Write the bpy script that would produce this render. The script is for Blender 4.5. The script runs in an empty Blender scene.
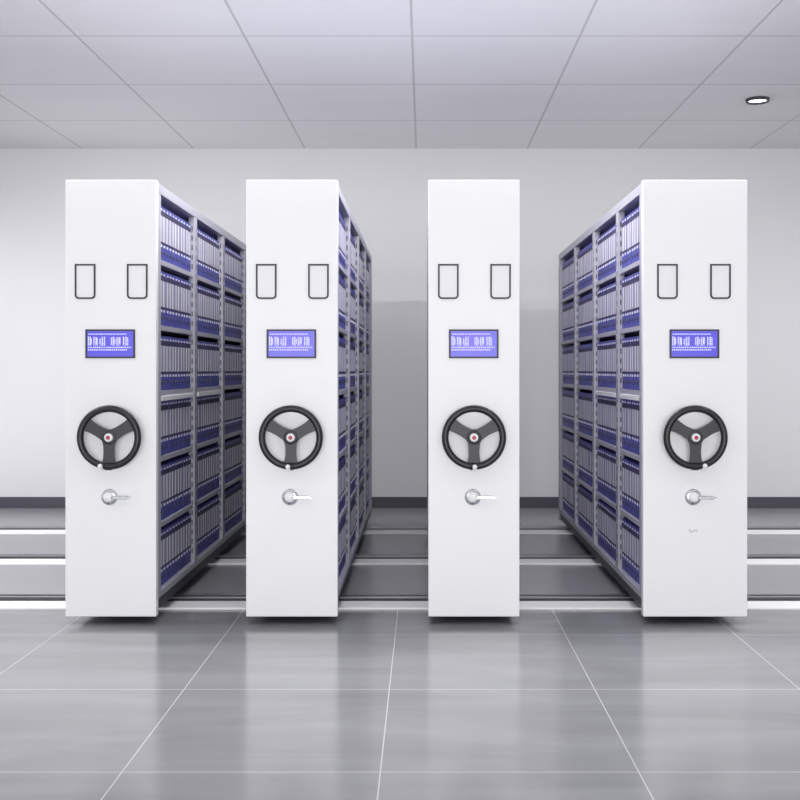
import bpy, bmesh, math, random
from mathutils import Vector, Matrix
random.seed(7)
PI = math.pi
C = bpy.context.scene.collection
S = bpy.context.scene

# ------------------------------------------------------------------ camera
F_PX = 1054.0
VPX, VPY, CAMZ = 424.0, 370.0, 1.40
cd = bpy.data.cameras.new('camera'); cam = bpy.data.objects.new('camera', cd); C.objects.link(cam)
cam.location = (0, 0, CAMZ); cam.rotation_euler = (PI/2, 0, 0)
cd.sensor_width = 36; cd.lens = F_PX/800*36
cd.shift_x = -(VPX-400)/800; cd.shift_y = (VPY-400)/800
cd.clip_start = 0.05; cd.clip_end = 100
S.camera = cam

# ------------------------------------------------------------------ world, lights, exposure
w = bpy.data.worlds.new('world'); S.world = w; w.use_nodes = True
bg = w.node_tree.nodes['Background']; bg.inputs[0].default_value = (0.98, 0.98, 1.0, 1); bg.inputs[1].default_value = 1.0
S.view_settings.view_transform = 'Standard'; S.view_settings.look = 'None'
S.view_settings.exposure = 0.15; S.view_settings.gamma = 1.0; S.view_settings.use_curve_mapping = False

def area(name, loc, rot, sx, sy, power, col=(1, 1, 1)):
    l = bpy.data.lights.new(name, 'AREA'); l.shape = 'RECTANGLE'; l.size = sx; l.size_y = sy
    l.energy = power; l.color = col
    o = bpy.data.objects.new(name, l); C.objects.link(o); o.location = loc; o.rotation_euler = rot
    return o
area('aisle_fill_light', (-0.6, 6.15, 3.61), (math.radians(0), 0, 0), 8.6, 0.4, 290, (1.0, 0.985, 1.0))  # added fill above the frame to brighten the aisles, no fixture modelled
area('ceiling_fill_light', (-0.5, 3.6, 2.6), (math.radians(172), 0, 0), 8.0, 0.8, 74, (1.0, 0.985, 1.0))  # added unseen lamp aimed up to brighten the ceiling
area('back_fill_left', (-5.35, 9.6, 1.5), (0, math.radians(-90), 0), 2.6, 2.0, 34, (1.0, 0.99, 1.0)).data.spread = math.radians(85)  # added fill from the left for the lower back wall, no opening there
area('back_fill_right', (5.15, 9.6, 1.5), (0, math.radians(90), 0), 2.6, 2.0, 14, (1.0, 0.99, 1.0)).data.spread = math.radians(85)  # weaker added fill from the right, also without an opening
area('front_fill_light', (-0.3, -10.0, 1.5), (PI/2, 0, 0), 9.0, 2.8, 700, (1.0, 1.0, 1.0))  # added soft fill far behind the camera, evens out fronts and back wall

# ------------------------------------------------------------------ materials
def lin(c):
    return tuple((x/255/12.92 if x/255 <= 0.04045 else ((x/255+0.055)/1.055)**2.4) for x in c)+(1,)
def mat(name, rgb, rough=0.5, metal=0.0, noise=0.03, scale=8.0, bump=0.0, spec=0.5, emit=None, estr=0):
    m = bpy.data.materials.new(name); m.use_nodes = True; nt = m.node_tree
    b = nt.nodes['Principled BSDF']
    b.inputs['Roughness'].default_value = rough; b.inputs['Metallic'].default_value = metal
    b.inputs['Specular IOR Level'].default_value = spec
    tc = nt.nodes.new('ShaderNodeTexCoord'); n = nt.nodes.new('ShaderNodeTexNoise')
    n.inputs['Scale'].default_value = scale; n.inputs['Detail'].default_value = 4
    nt.links.new(tc.outputs['Object'], n.inputs['Vector'])
    mx = nt.nodes.new('ShaderNodeMix'); mx.data_type = 'RGBA'
    c = lin(rgb)
    mx.inputs[6].default_value = tuple(x*(1-noise) for x in c[:3])+(1,)
    mx.inputs[7].default_value = tuple(min(1, x*(1+noise)) for x in c[:3])+(1,)
    nt.links.new(n.outputs['Fac'], mx.inputs[0]); nt.links.new(mx.outputs[2], b.inputs['Base Color'])
    if bump:
        bp = nt.nodes.new('ShaderNodeBump'); bp.inputs['Strength'].default_value = bump; bp.inputs['Distance'].default_value = 0.002
        nt.links.new(n.outputs['Fac'], bp.inputs['Height']); nt.links.new(bp.outputs[0], b.inputs['Normal'])
    if emit:
        b.inputs['Emission Color'].default_value = lin(emit); b.inputs['Emission Strength'].default_value = estr
    return m

def grid_mat(name, base, line, px, ox, py, oy, half, rough, spec=0.5, vein=0.0):
    """flat tiles with joint lines from object coordinates"""
    m = bpy.data.materials.new(name); m.use_nodes = True; nt = m.node_tree; L = nt.links.new
    b = nt.nodes['Principled BSDF']; b.inputs['Roughness'].default_value = rough; b.inputs['Specular IOR Level'].default_value = spec
    tc = nt.nodes.new('ShaderNodeTexCoord'); sp = nt.nodes.new('ShaderNodeSeparateXYZ'); L(tc.outputs['Object'], sp.inputs[0])
    def M(op, a, bb=None):
        n = nt.nodes.new('ShaderNodeMath'); n.operation = op
        for i, v in enumerate((a, bb)):
            if v is None: continue
            if isinstance(v, (int, float)): n.inputs[i].default_value = v
            else: L(v, n.inputs[i])
        return n.outputs[0]
    def near(sock, p, o):
        f = M('FRACT', M('ADD', M('DIVIDE', M('SUBTRACT', sock, o), p), 100.5))
        return M('LESS_THAN', M('MULTIPLY', M('ABSOLUTE', M('SUBTRACT', f, 0.5)), p), half)
    g = M('MAXIMUM', near(sp.outputs[0], px, ox), near(sp.outputs[1], py, oy))
    mp = nt.nodes.new('ShaderNodeMapping'); mp.inputs['Rotation'].default_value = (0, 0, 0.5); mp.inputs['Scale'].default_value = (0.5, 2.2, 1)
    L(tc.outputs['Object'], mp.inputs[0])
    n = nt.nodes.new('ShaderNodeTexNoise'); n.inputs['Scale'].default_value = 1.6; n.inputs['Detail'].default_value = 7
    n.inputs['Distortion'].default_value = 0.9; L(mp.outputs[0], n.inputs['Vector'])
    cr = nt.nodes.new('ShaderNodeValToRGB'); c = lin(base)
    cr.color_ramp.elements[0].position = 0.3; cr.color_ramp.elements[1].position = 0.7
    cr.color_ramp.elements[0].color = tuple(x*(1-vein) for x in c[:3])+(1,)
    cr.color_ramp.elements[1].color = tuple(x*(1+vein) for x in c[:3])+(1,)
    L(n.outputs['Fac'], cr.inputs[0])
    mx = nt.nodes.new('ShaderNodeMix'); mx.data_type = 'RGBA'; L(g, mx.inputs[0]); L(cr.outputs[0], mx.inputs[6]); mx.inputs[7].default_value = lin(line)
    L(mx.outputs[2], b.inputs['Base Color'])
    return m

M_WALL = mat('painted wall', (219, 219, 221), 0.75, noise=0.02, scale=1.2)
M_CEIL = grid_mat('ceiling panels', (224, 224, 227), (188, 188, 192), 1.13, -0.08, 1.20, 10.70, 0.008, 0.8, 0.2, 0.015)
M_TILE = grid_mat('polished grey stone tiles', (134, 135, 137), (190, 190, 191), 0.90, -0.152, 0.95, 5.57, 0.0022, 0.15, 0.5, 0.13)
M_PLAT = mat('smooth grey floor infill', (150, 150, 153), 0.25, noise=0.05, scale=2)
M_BASEB = mat('dark baseboard', (74, 72, 83), 0.45)
M_WHITE = mat('white powder coated steel', (243, 243, 244), 0.42, noise=0.006, scale=3)
M_GREY = mat('light grey steel', (174, 174, 184), 0.42, noise=0.02)
M_SLOT = mat('dark slot', (84, 83, 98), 0.7)
M_BACK = mat('grey divider sheet', (150, 150, 162), 0.6)
M_BASE = mat('dark grey base', (66, 66, 74), 0.5)
M_BLACK = mat('black rubber', (24, 24, 26), 0.38, bump=0.05, scale=60)
M_SPOKE = mat('dark grey aluminium spoke', (54, 54, 58), 0.45)
M_CHROME = mat('chrome', (215, 216, 220), 0.16, 1.0)
M_PLAST = mat('white plastic', (240, 240, 242), 0.25)
M_RED = mat('red emblem', (176, 34, 62), 0.4)
M_LINE = mat('charcoal frame', (52, 51, 58), 0.5)
M_CARD = mat('pale paper card', (240, 240, 242), 0.6, noise=0.02, scale=14)
M_SCREEN = mat('blue display', (78, 70, 200), 0.3, noise=0.08, scale=12, emit=(104, 96, 232), estr=0.24)
M_TEXT = mat('white display marks', (220, 220, 250), 0.5, emit=(225, 225, 255), estr=0.22)
M_RAILW = mat('white rail cover plate', (254, 254, 254), 0.4)
M_STEEL = mat('rolled steel rail', (165, 165, 170), 0.3, 0.8)
M_GROOVE = mat('dark rail groove', (62, 62, 66), 0.6)
M_BLUE = mat('blue file box board', (78, 80, 162), 0.5, noise=0.06, scale=10)
M_LAB = mat('grey lilac spine paper', (162, 160, 178), 0.6, noise=0.03, scale=20)
M_LAB2 = mat('pale spine highlight and stickers', (228, 228, 238), 0.55, noise=0.02)
M_DARK = mat('dark title band', (62, 60, 92), 0.6)
M_GLOW = mat('lit lamp diffuser', (255, 255, 255), 0.5, emit=(255, 255, 252), estr=6)

# ------------------------------------------------------------------ mesh helpers
class MB:
    def __init__(s): s.bm = bmesh.new(); s.mats = []
    def _m(s, m):
        if m not in s.mats: s.mats.append(m)
        return s.mats.index(m)
    def box(s, x0, x1, y0, y1, z0, z1, m, bev=0):
        i = s._m(m)
        if not bev:
            v = [s.bm.verts.new((x, y, z)) for x in (x0, x1) for y in (y0, y1) for z in (z0, z1)]
            for q in ((0, 1, 3, 2), (4, 6, 7, 5), (0, 4, 5, 1), (2, 3, 7, 6), (0, 2, 6, 4), (1, 5, 7, 3)):
                s.bm.faces.new([v[k] for k in q]).material_index = i
            return s
        r = bmesh.ops.create_cube(s.bm, size=1, matrix=Matrix.Translation(((x0+x1)/2, (y0+y1)/2, (z0+z1)/2)) @ Matrix.Diagonal((x1-x0, y1-y0, z1-z0, 1)))
        fs = set(f for v in r['verts'] for f in v.link_faces)
        for f in fs: f.material_index = i
        if bev:
            es = list(set(e for v in r['verts'] for e in v.link_edges))
            rr = bmesh.ops.bevel(s.bm, geom=es, offset=bev, segments=2, affect='EDGES', profile=0.5)
            for f in rr['faces']: f.material_index = i
        return s
    def cyl(s, c, axis, r, h, m, n=32, r2=None, smooth=True):
        i = s._m(m)
        rot = {'x': Matrix.Rotation(PI/2, 4, 'Y'), 'y': Matrix.Rotation(PI/2, 4, 'X'), 'z': Matrix.Identity(4)}[axis]
        q = bmesh.ops.create_cone(s.bm, cap_ends=True, segments=n, radius1=r, radius2=r if r2 is None else r2, depth=h, matrix=Matrix.Translation(c) @ rot)
        for f in set(f for v in q['verts'] for f in v.link_faces):
            f.material_index = i; f.smooth = smooth and len(f.verts) == 4
        return s
    def lathe(s, c, prof, m, n=40, a0=0, a1=2*PI):
        """profile (r, y) turned about the y axis through c; y negative = towards the viewer"""
        i = s._m(m); rings = []; full = abs(a1-a0-2*PI) < 1e-6; k = n if full else n+1
        for j in range(k):
            a = a0+(a1-a0)*j/n
            rings.append([s.bm.verts.new((c[0]+r*math.cos(a), c[1]+y, c[2]+r*math.sin(a))) for r, y in prof])
        for j in range(n):
            A, B = rings[j], rings[(j+1) % k]
            for t in range(len(prof)-1):
                try:
                    f = s.bm.faces.new((A[t], B[t], B[t+1], A[t+1])); f.material_index = i; f.smooth = True
                except ValueError: pass
        if not full:
            for R in (rings[0], rings[-1]):
                try: f = s.bm.faces.new(R[:-1] if (R[0].co-R[-1].co).length < 1e-6 else R); f.material_index = i
                except ValueError: pass
        bmesh.ops.remove_doubles(s.bm, verts=[v for R in rings for v in R], dist=1e-6)
        return s
    def ball(s, c, r, m, n=16):
        i = s._m(m)
        q = bmesh.ops.create_uvsphere(s.bm, u_segments=n, v_segments=n//2+2, radius=r, matrix=Matrix.Translation(c))
        for f in set(f for v in q['verts'] for f in v.link_faces): f.material_index = i; f.smooth = True
        return s
    def prism(s, pts, y0, y1, m):
        """outline in (x, z) pulled from y0 to y1"""
        i = s._m(m)
        a = [s.bm.verts.new((x, y0, z)) for x, z in pts]; b = [s.bm.verts.new((x, y1, z)) for x, z in pts]
        fs = [s.bm.faces.new(a), s.bm.faces.new(b[::-1])]
        for k in range(len(pts)):
            fs.append(s.bm.faces.new((a[k], b[k], b[(k+1) % len(pts)], a[(k+1) % len(pts)])))
        for f in fs: f.material_index = i
        return s
    def ring_prism(s, outer, inner, y0, y1, m):
        i = s._m(m); n = len(outer); V = lambda P, y: [s.bm.verts.new((x, y, z)) for x, z in P]
        o0, o1, i0, i1 = V(outer, y0), V(outer, y1), V(inner, y0), V(inner, y1)
        for k in range(n):
            l = (k+1) % n
            for q in ((o0[k], o0[l], i0[l], i0[k]), (o1[k], i1[k], i1[l], o1[l]), (o0[k], o1[k], o1[l], o0[l]), (i0[k], i0[l], i1[l], i1[k])):
                f = s.bm.faces.new(q); f.material_index = i
        return s
    def mesh(s, name):
        bmesh.ops.recalc_face_normals(s.bm, faces=s.bm.faces)
        me = bpy.data.meshes.new(name); s.bm.to_mesh(me); s.bm.free()
        for m in s.mats: me.materials.append(m)
        return me
    def obj(s, name, parent=None, loc=(0, 0, 0), rot=(0, 0, 0), label=None):
        o = bpy.data.objects.new(name, s.mesh(name)); C.objects.link(o)
        if parent: o.parent = parent
        o.location = loc; o.rotation_euler = rot
        if label: o['label'] = label
        return o
def tag(o, label, cat, group=None, kind=None):
    o['label'] = label; o['category'] = cat
    if group: o['group'] = group
    if kind: o['kind'] = kind
    return o
def struct(o, kind='structure'): o['kind'] = kind; return o
def empty(name, loc):
    o = bpy.data.objects.new(name, None); o.empty_display_size = 0.1; C.objects.link(o); o.location = loc
    return o

# ------------------------------------------------------------------ the room
XL, XR, YB, YF, ZC = -5.4, 5.2, 10.70, -3.2, 3.65
PLAT_Y = 6.20
fl = MB(); fl.box(XL, XR, YF, PLAT_Y, -0.10, 0, M_TILE); fl.box(XL, XR, PLAT_Y, YB, -0.10, 0, M_PLAT)
struct(fl.obj('floor'))
struct(MB().box(XL, XR, YF, YB, ZC, ZC+0.1, M_CEIL).obj('ceiling'))
struct(MB().box(XL, XR, YB, YB+0.15, 0, ZC, M_WALL).obj('wall_back'))
struct(MB().box(XL-0.15, XL, YF, YB, 0, ZC, M_WALL).obj('wall_left'))
struct(MB().box(XR, XR+0.15, YF, YB, 0, ZC, M_WALL).obj('wall_right'))
struct(MB().box(XL, XR, YB-0.015, YB, 0, 0.112, M_BASEB, 0.003).obj('baseboard_back'))
struct(MB().box(XL, XL+0.015, PLAT_Y+3, YB-0.015, 0, 0.112, M_BASEB).obj('baseboard_left'))
struct(MB().box(XR-0.015, XR, PLAT_Y+3, YB-0.015, 0, 0.112, M_BASEB).obj('baseboard_right'))

# floor rails
RAIL_Y = (6.155, 7.57, 8.98)
rail_lab = ('white floor rail with steel track nearest the viewer, below the cabinet fronts',
            'white floor rail with steel track crossing midway under the cabinets',
            'white floor rail with steel track closest to the back wall')
for y, lb in zip(RAIL_Y, rail_lab):
    r = empty('floor_rail', (0, y, 0)); tag(r, lb, 'rail', 'floor rails under the cabinets')
    MB().box(XL+.02, XR-.02, 0, 0.18, 0, 0.012, M_RAILW, 0.002).obj('cover_plate', r)
    MB().box(XL+.02, XR-.02, 0.18, 0.38, 0, 0.004, M_GROOVE).obj('groove', r)
    b = MB(); b.box(XL+.02, XR-.02, 0.275, 0.305, 0.004, 0.016, M_STEEL, 0.002); b.box(XL+.02, XR-.02, 0.365, 0.385, 0.0, 0.012, M_STEEL, .002)
    b.obj('track', r)

# ------------------------------------------------------------------ file box prototype
BW, BH, BD = 0.0705, 0.314, 0.205
def spine_label_into(b, s, x, y, z):
    """spine face looks towards s*x ; (x,y,z) bottom middle of the spine"""
    def pl(y0, y1, z0, z1, t, m):
        a, c = x, x+s*t
        b.box(min(a, c), max(a, c), y+y0, y+y1, z+z0, z+z1, m)
    h = BW/2-0.003
    pl(-h, h, 0.108, 0.258, 0.0015, M_LAB)
    pl(-h+0.004, -h+0.022, 0.110, 0.256, 0.0025, M_LAB2)  # pale stripe paints the highlight along one edge of the curved spine
    pl(-h, h, 0.258, 0.284, 0.0018, M_DARK)
    pl(-h, h, 0.097, 0.108, 0.0018, M_DARK)
def file_box_parts(s):
    b = MB(); x0, x1 = (-BD, 0) if s > 0 else (0, BD)
    b.box(x0, x1, -BW/2, BW/2, 0, BH, M_BLUE, 0.003); body = b.mesh('file_box')
    b = MB(); spine_label_into(b, s, 0, 0, 0); lab = b.mesh('spine_label')
    b = MB()
    b.box(min(0, s*.0025), max(0, s*.0025), -0.022, 0.010, 0.078, 0.092, M_LAB2)
    st = b.mesh('sticker')
    b = MB(); b.box(min(0, s*.0025), max(0, s*.0025), -0.022, 0.010, 0.288, 0.298, M_LAB2); st2 = b.mesh('title_tab')
    b = MB(); b.cyl((s*.001, 0, 0.046), 'x', 0.013, 0.004, M_SLOT, 16); b.cyl((s*.0016, 0, 0.046), 'x', 0.008, 0.004, M_DARK, 12)
    hole = b.mesh('finger_hole')
    return body, lab, st, st2, hole
PROTO = {}
def file_box(s, loc, label):
    if s not in PROTO:
        PROTO[s] = file_box_parts(s)
    body, *kids = PROTO[s]
    o = bpy.data.objects.new('file_box', body); C.objects.link(o); o.location = loc
    tag(o, label, 'file box', 'blue file boxes on the cabinet shelves')
    for nm, me in zip(('spine_label', 'sticker', 'title_tab', 'finger_hole'), kids):
        c = bpy.data.objects.new(nm, me); c.parent = o; C.objects.link(c)
    return o
STUFF = MB()
def stuff_box(s, x, y, z):
    x0, x1 = (x-BD, x) if s > 0 else (x, x+BD)
    STUFF.box(x0, x1, y-BW/2, y+BW/2, z, z+BH, M_BLUE)
    spine_label_into(STUFF, s, x, y, z)
    STUFF.box(min(x, x+s*.003), max(x, x+s*.003), y-0.022, y+0.010, z+0.078, z+0.092, M_LAB2)
    STUFF.box(min(x, x+s*.003), max(x, x+s*.003), y-0.010, y+0.010, z+0.036, z+0.056, M_DARK)

# ------------------------------------------------------------------ cabinets
Y0 = 5.80; SC = F_PX/Y0
def wx(px): return (px-VPX)/SC
def wz(py): return CAMZ-(py-VPY)/SC
Z_BOT, Z_TOP = wz(616.7), wz(179.8)
SHELF0, PITCH, ST = 0.165, 0.372, 0.028
PT = 0.05                    # end panel depth
POSTW = 0.072
ROWS = ['bottom shelf', 'fifth shelf down', 'fourth shelf down', 'third shelf down', 'second shelf down', 'top shelf']
BAYN = ['nearest bay', 'second bay', 'third bay', 'rearmost bay']
ORD = ['first', 'second', 'third', 'fourth', 'fifth', 'sixth', 'seventh', 'eighth', 'ninth', 'tenth', 'eleventh', 'twelfth']

def upright_mesh(s, slots=True):
    """slotted post; outer face at x=0 looking towards s*x, runs y 0..POSTW"""
    b = MB(); zt = Z_TOP-0.05
    a = lambda p, q: (min(p*s, q*s), max(p*s, q*s))
    b.box(*a(-0.040, 0), 0, POSTW, SHELF0-0.004, zt, M_GREY, 0.002)
    z = 0.22
    while slots and z < zt-0.05:
        b.box(*a(-0.001, 0.0006), POSTW/2-0.007, POSTW/2+0.007, z, z+0.030, M_SLOT)
        b.box(*a(-0.021, -0.013), -0.0008, 0.001, z, z+0.032, M_SLOT)
        z += 0.061
    return b.mesh('upright')
UP = {1: upright_mesh(1), -1: upright_mesh(-1)}
UP0 = {1: upright_mesh(1, False), -1: upright_mesh(-1, False)}
def roller_mesh():
    b = MB(); b.cyl((0, 0, 0), 'x', 0.045, 0.03, M_STEEL, 28); b.cyl((0, 0, 0), 'x', 0.052, 0.006, M_STEEL, 28); b.cyl((0, 0, 0), 'x', 0.012, 0.07, M_CHROME, 12)
    return b.mesh('roller')
ROLLER = roller_mesh()

def rounded_bottom(x0, x1, z0, z1, r, n=5):
    P = [(x0, z1), (x1, z1)]
    for k in range(n+1):
        a = k/n*PI/2; P.append((x1-r+r*math.cos(a), z0+r-r*math.sin(a)))
    for k in range(n+1):
        a = k/n*PI/2; P.append((x0+r-r*math.sin(a), z0+r-r*math.cos(a)))
    return P

def glyph_marks(b, W, H):
    """dense white stroke-like characters as the display shows: thin line, two blocks of three, two small lines"""
    rnd = random.Random(5)
    t0, t1 = -0.0016, 0
    def m(u0, u1, v0, v1):      # fractions of the display
        b.box(-W/2+u0*W, -W/2+u1*W, t0, t1, -H/2+v0*H, -H/2+v1*H, M_TEXT)
    u = 0.03
    while u < 0.85:             # top small line
        d = rnd.uniform(0.02, 0.05); m(u, u+d, 0.86, 0.895); u += d+0.012
    for u0, wd in ((0.015, .09), (0.135, .095), (0.26, .13), (0.51, .095), (0.635, .095), (0.76, .15)):     # big characters
        for k in range(3):
            a = u0+rnd.uniform(0.0, 0.02)+k*wd*0.36; v0 = rnd.uniform(.42, .50); m(a, a+0.018, v0, rnd.uniform(.70, .80))
        for k in range(5):
            v = 0.44+0.072*k; x = rnd.uniform(0, wd*.4); m(u0+x, u0+wd-rnd.uniform(0, wd*.35), v, v+0.024)
    for v, e in ((0.33, 0.95), (0.235, 0.86)):
        u = 0.02
        while u < e:
            d = rnd.uniform(0.012, 0.03); m(u, min(u+d, e), v, v+0.055); m(u, min(u+d*1.5, e), v+0.02, v+0.032); u += d+0.018

def cabinet(uid, px0, px1, label, bays, sides, pxs):
    """px0/px1: front panel edges; pxs: dict of fitting positions on the panel"""
    x0, x1 = wx(px0), wx(px1); cx = (x0+x1)/2; hw = (x1-x0)/2
    length = PT+0.03+sum(bays)
    r = empty('mobile_shelving_cabinet', (cx, Y0, 0)); tag(r, label, 'shelving cabinet', 'white mobile shelving cabinets')
    X = lambda px: wx(px)-cx
    # front panel with folded edge
    b = MB(); b.box(-hw, hw, 0, PT, Z_BOT, Z_TOP, M_WHITE, 0.004)
    b.obj('end_panel', r, label='smooth white panel')
    # body
    bw = hw-0.004            # posts reach here
    sw = bw-0.012            # shelf edge
    yb = length
    MB().box(-bw, bw, PT, yb, Z_TOP-0.06, Z_TOP-0.006, M_GREY, 0.003).obj('top_cover', r)
    MB().box(-sw+.006, sw-.006, PT, yb-0.02, 0.055, SHELF0-0.038, M_BASE, 0.002).obj('base', r, label='dark grey base')
    MB().box(-bw, bw, PT, yb-0.02, SHELF0-0.038, SHELF0-0.004, M_GREY, 0.002).obj('base_rail', r)
    MB().box(-bw, bw, yb-0.02, yb, 0.05, Z_TOP-0.06, M_GREY, 0.002).obj('rear_panel', r)
    MB().box(-0.006, 0.006, PT, yb-0.02, SHELF0, Z_TOP-0.06, M_BACK).obj('divider_sheet', r)
    for ry in RAIL_Y:
        for s in (-1, 1):
            o = bpy.data.objects.new('roller', ROLLER); C.objects.link(o); o.parent = r
            o.location = (s*(sw-0.07), ry+0.29-Y0, 0.016+0.045+0.007)
    ys = [PT]
    yy = PT+0.03
    ys = [PT]; centres = []
    for bl in bays: yy += bl; centres.append(yy)
    edges = []                                    # clear openings
    prev = PT+POSTW
    for s in (-1, 1):
        posts = [PT]+[c-POSTW/2 for c in centres[:-1]]+[centres[-1]-0.02-POSTW]
        for py in posts:
            o = bpy.data.objects.new('upright', (UP0 if py in (posts[0], posts[-1]) else UP)[s]); C.objects.link(o); o.parent = r; o.location = (s*bw, py, 0)
    for i in range(len(bays)):
        a = posts[i]+POSTW; e = posts[i+1]; edges.append((a, e))
    for i, (a, e) in enumerate(edges):
        for k in range(6):
            z = SHELF0+PITCH*k
            b = MB(); b.box(-sw, sw, a-POSTW/2+.002, e+POSTW/2-.002, z-(ST if k else 0.004), z, M_GREY, 0.0015 if k else 0.001); b.obj('shelf', r)
    # white strips tucked in under the third shelf down, in the bays that show them
    for s in sides:
        for i in ((0, 1) if uid in (1, 4) else ()):
            a, e = edges[i]; z = SHELF0+PITCH*3-ST
            xx = sorted((s*(sw-0.20), s*(sw+0.011)))
            MB().box(xx[0], xx[1], a+0.05, e-0.05, z-0.028, z+0.0, M_WHITE, 0.002).obj('white_strip', r, label='white strip under the shelf')
    # fittings on the panel -------------------------------------------------
    for pa in pxs['cards']:
        a, c, zb, zt = X(pa), X(pa+20.6), wz(299), wz(264)
        out = rounded_bottom(a, c, zb, zt, 0.022); inn = rounded_bottom(a+.009, c-.009, zb+.009, zt-.009, 0.014)
        o = MB().ring_prism(out, inn, -0.006, 0, M_LINE).obj('card_holder', r, label='charcoal outlined card holder')
        MB().prism(rounded_bottom(a+.009, c-.009, zb+.009, zt-.009, 0.014)[::-1], -0.002, 0.0, M_CARD).obj('card', o, label='blank pale card')
    a = pxs['screen']; W, H = 49.5/SC, 28.8/SC
    t = 0.009
    bz = MB().ring_prism([(-W/2, -H/2), (W/2, -H/2), (W/2, H/2), (-W/2, H/2)],
                         [(-W/2+t, -H/2+t), (W/2-t, -H/2+t), (W/2-t, H/2-t), (-W/2+t, H/2-t)], -0.008, 0, M_LINE).obj('display', r, (X(a), 0, wz(343.8)), label='blue control display')
    MB().box(-W/2+t, W/2-t, -0.005, 0, -H/2+t, H/2-t, M_SCREEN).obj('screen', bz, label='glowing blue screen')
    b = MB(); glyph_marks(b, W-2*t, H-2*t); b.obj('screen_writing', bz, (0, -0.005, 0), label='small white characters')
    # hand wheel
    wxp, R = pxs['wheel'], 0.1755
    tr = 0.0185; prof = []
    for k in range(17):
        q = 2*PI*k/16; prof.append((R-tr+tr*math.cos(q), tr*math.sin(q)))
    hwz = wz(437.5)
    wheel = MB().lathe((0, 0, 0), prof, M_BLACK, 72).obj('hand_wheel', r, (wx(wxp)*(Y0-0.062)/Y0-cx, -0.062, CAMZ+(hwz-CAMZ)*(Y0-0.062)/Y0), label='black three-spoked hand wheel')
    for ang in (90+60, 30, 270):
        b = MB(); q = math.radians(ang); n = 8; L, Rr = [], []
        for k in range(n+1):
            tt = k/n; rad = 0.020+tt*(R-tr-0.020)
            hwid = 0.031-0.006*math.sin(tt*PI)+0.010*tt**2+0.004*(1-tt)
            L.append((rad, hwid)); Rr.append((rad, -hwid))
        pts = [(u*math.cos(q)-v*math.sin(q), u*math.sin(q)+v*math.cos(q)) for u, v in L+Rr[::-1]]
        b.prism(pts, -0.004, 0.004, M_SPOKE); b.obj('spoke', wheel)
    MB().lathe((0, 0, 0), [(0.0, -0.010), (0.030, -0.008), (0.044, -0.002), (0.044, 0.012), (0.020, 0.016), (0.020, 0.062)], M_SPOKE, 36).obj('hub', wheel)
    hc = MB().lathe((0, 0, 0), [(0.0, -0.018), (0.018, -0.018), (0.023, -0.015), (0.023, -0.006)], M_PLAST, 32)
    hc.cyl((0, -0.019, 0), 'y', 0.011, 0.004, M_RED, 24)
    hc.obj('hub_cap', wheel, label='white hub cap with a red centre')
    ka = math.radians(pxs['knob']); kx, kz = math.cos(ka)*(R-tr), math.sin(ka)*(R-tr)
    kb = MB(); kb.cyl((kx, -0.022, kz), 'y', 0.008, 0.03, M_CHROME, 16); kb.ball((kx, -0.042, kz), 0.0135, M_PLAST, 18); kb.ball((math.cos(ka)*R, -0.012, math.sin(ka)*R), 0.012, M_PLAST, 14)
    kb.obj('crank_knob', wheel, label='small white knob')
    kb = MB(); q0 = math.radians(268)
    pr = [(R-tr+(tr+.003)*math.cos(2*PI*k/12), (tr+.003)*math.sin(2*PI*k/12)) for k in range(13)]
    kb.lathe((0, 0, 0), pr, M_BLACK, 6, q0-0.09, q0+0.12); kb.obj('knob_clamp', wheel)
    # lock with lever
    lk = MB().lathe((0, 0, 0), [(0.0, -0.012), (0.030, -0.012), (0.040, -0.008), (0.046, -0.002), (0.046, 0.0)], M_CHROME, 40).obj('lock_plate', r, (X(pxs['lock']), 0, wz(497)), label='round chrome lock plate')
    MB().lathe((0, 0, 0), [(0, -0.034), (0.022, -0.034), (0.026, -0.030), (0.028, -0.012)], M_PLAST, 36).obj('lock_boss', lk, (0.0, 0, 0.002), label='white round boss')
    lv = MB(); lv.box(0.015, 0.105, -0.034, -0.022, -0.010, 0.010, M_CHROME, 0.004); lv.prism([(0.100, -0.008), (0.128, 0.0), (0.100, 0.008)], -0.032, -0.024, M_CHROME)
    lv.obj('lever', lk, label='chrome lever pointing right')
    MB().cyl((-0.003, -0.0125, -0.036), 'y', 0.005, 0.004, M_SLOT, 14).obj('keyhole', lk)
    if uid == 4:     # faint raised fitting below the lock
        b = MB()
        for k, (dx, dz) in enumerate(((-0.018, 0.004), (-0.006, -0.003), (0.006, 0.005), (0.017, 0.002))):
            b.cyl((dx, -0.002, dz), 'y', 0.0055, 0.005, M_CHROME, 12)
        b.obj('screw_cluster', r, (X(693), 0, wz(531)), label='tiny chrome screws')
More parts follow.
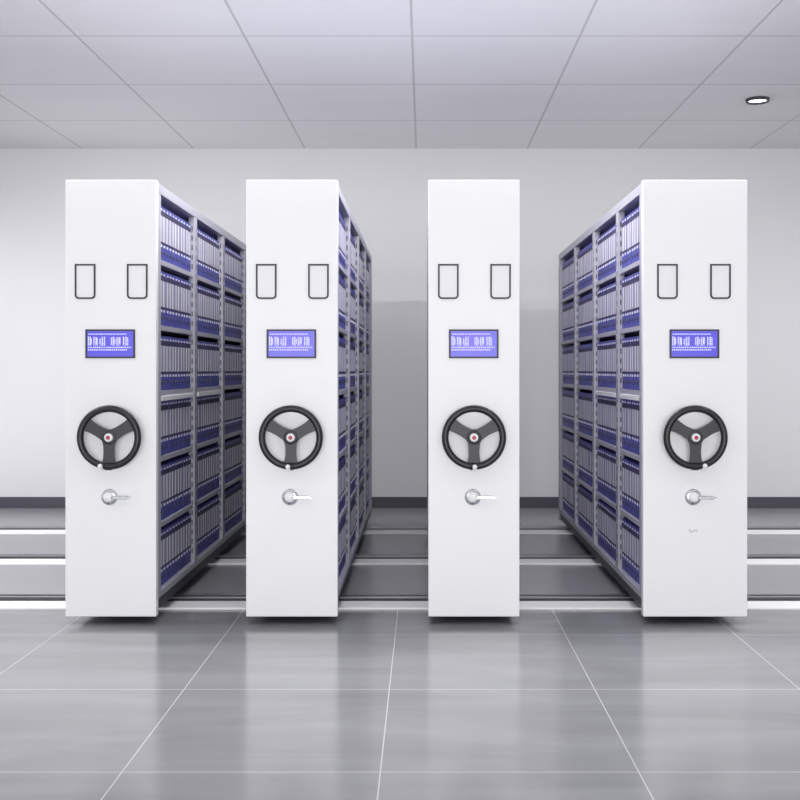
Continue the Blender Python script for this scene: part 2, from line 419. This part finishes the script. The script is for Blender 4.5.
    # file boxes ------------------------------------------------------------
    for s in sides:
        for i, (a, e) in enumerate(edges):
            n = round((e-a)/0.0735); p = (e-a)/n
            for k in range(6):
                z = SHELF0+PITCH*k+0.001
                for j in range(n):
                    y = a+p*(j+0.5); x = s*(sw-0.012-random.uniform(0, 0.003))
                    single = (uid in (1, 4) and i < 2) or (uid == 1 and i == 2 and k >= 3)
                    if single:
                        nm = {1: 'leftmost cabinet', 4: 'rightmost cabinet'}[uid]
                        file_box(s, (cx+x, Y0+y, z), f'{ORD[j]} blue file box from the near end, {ROWS[k]}, {BAYN[i]}, {nm}')
                    else: stuff_box(s, cx+x, Y0+y, z)
    return r

B95 = [0.95]*4
cabinet(1, 65.2, 156.2, 'leftmost white mobile shelving cabinet, blue file boxes on its right side', B95, (1,),
        dict(cards=(75, 127.1), screen=110.5, wheel=109, knob=257, lock=109.5))
cabinet(2, 246, 337.6, 'white mobile shelving cabinet second from left, narrow slotted side visible', B95, (1,),
        dict(cards=(256, 308.2), screen=291.5, wheel=290.8, knob=266, lock=290))
cabinet(3, 428.3, 519.5, 'white cabinet second from right, seen straight on with no side visible', B95, (1, -1),
        dict(cards=(438, 490.2), screen=473.7, wheel=474, knob=271, lock=472.7))
cabinet(4, 643.2, 747.4, 'rightmost and widest white cabinet, blue file boxes on its left side', [0.73, 0.93, 0.94, 1.0], (-1,),
        dict(cards=(657, 710), screen=694.2, wheel=695.5, knob=285, lock=693))
tag(STUFF.obj('file_boxes'), 'more blue file boxes packed farther back on the cabinet shelves', 'file boxes', kind='stuff')

# ------------------------------------------------------------------ ceiling downlight
dl = empty('downlight', (2.77, 8.75, ZC)); tag(dl, 'round lit downlight with a black rim on the ceiling at right', 'ceiling light')
b = MB(); pr = [(0.082, 0.0), (0.082, -0.026), (0.092, -0.026), (0.098, 0.0)]
b.lathe((0, 0, 0), [(r_, y_) for r_, y_ in pr], M_LINE, 40)
b.obj('rim', dl, rot=(PI/2, 0, 0), label='black rim')
MB().cyl((0, 0, -0.004), 'z', 0.081, 0.008, M_GLOW, 40).obj('diffuser', dl, label='glowing white disc')
l = bpy.data.lights.new('downlight_lamp', 'SPOT'); l.energy = 25; l.spot_size = 2.2; l.spot_blend = 0.8; l.shadow_soft_size = 0.07
lo = bpy.data.objects.new('downlight_lamp', l); C.objects.link(lo); lo.location = (2.77, 8.75, ZC-0.03)
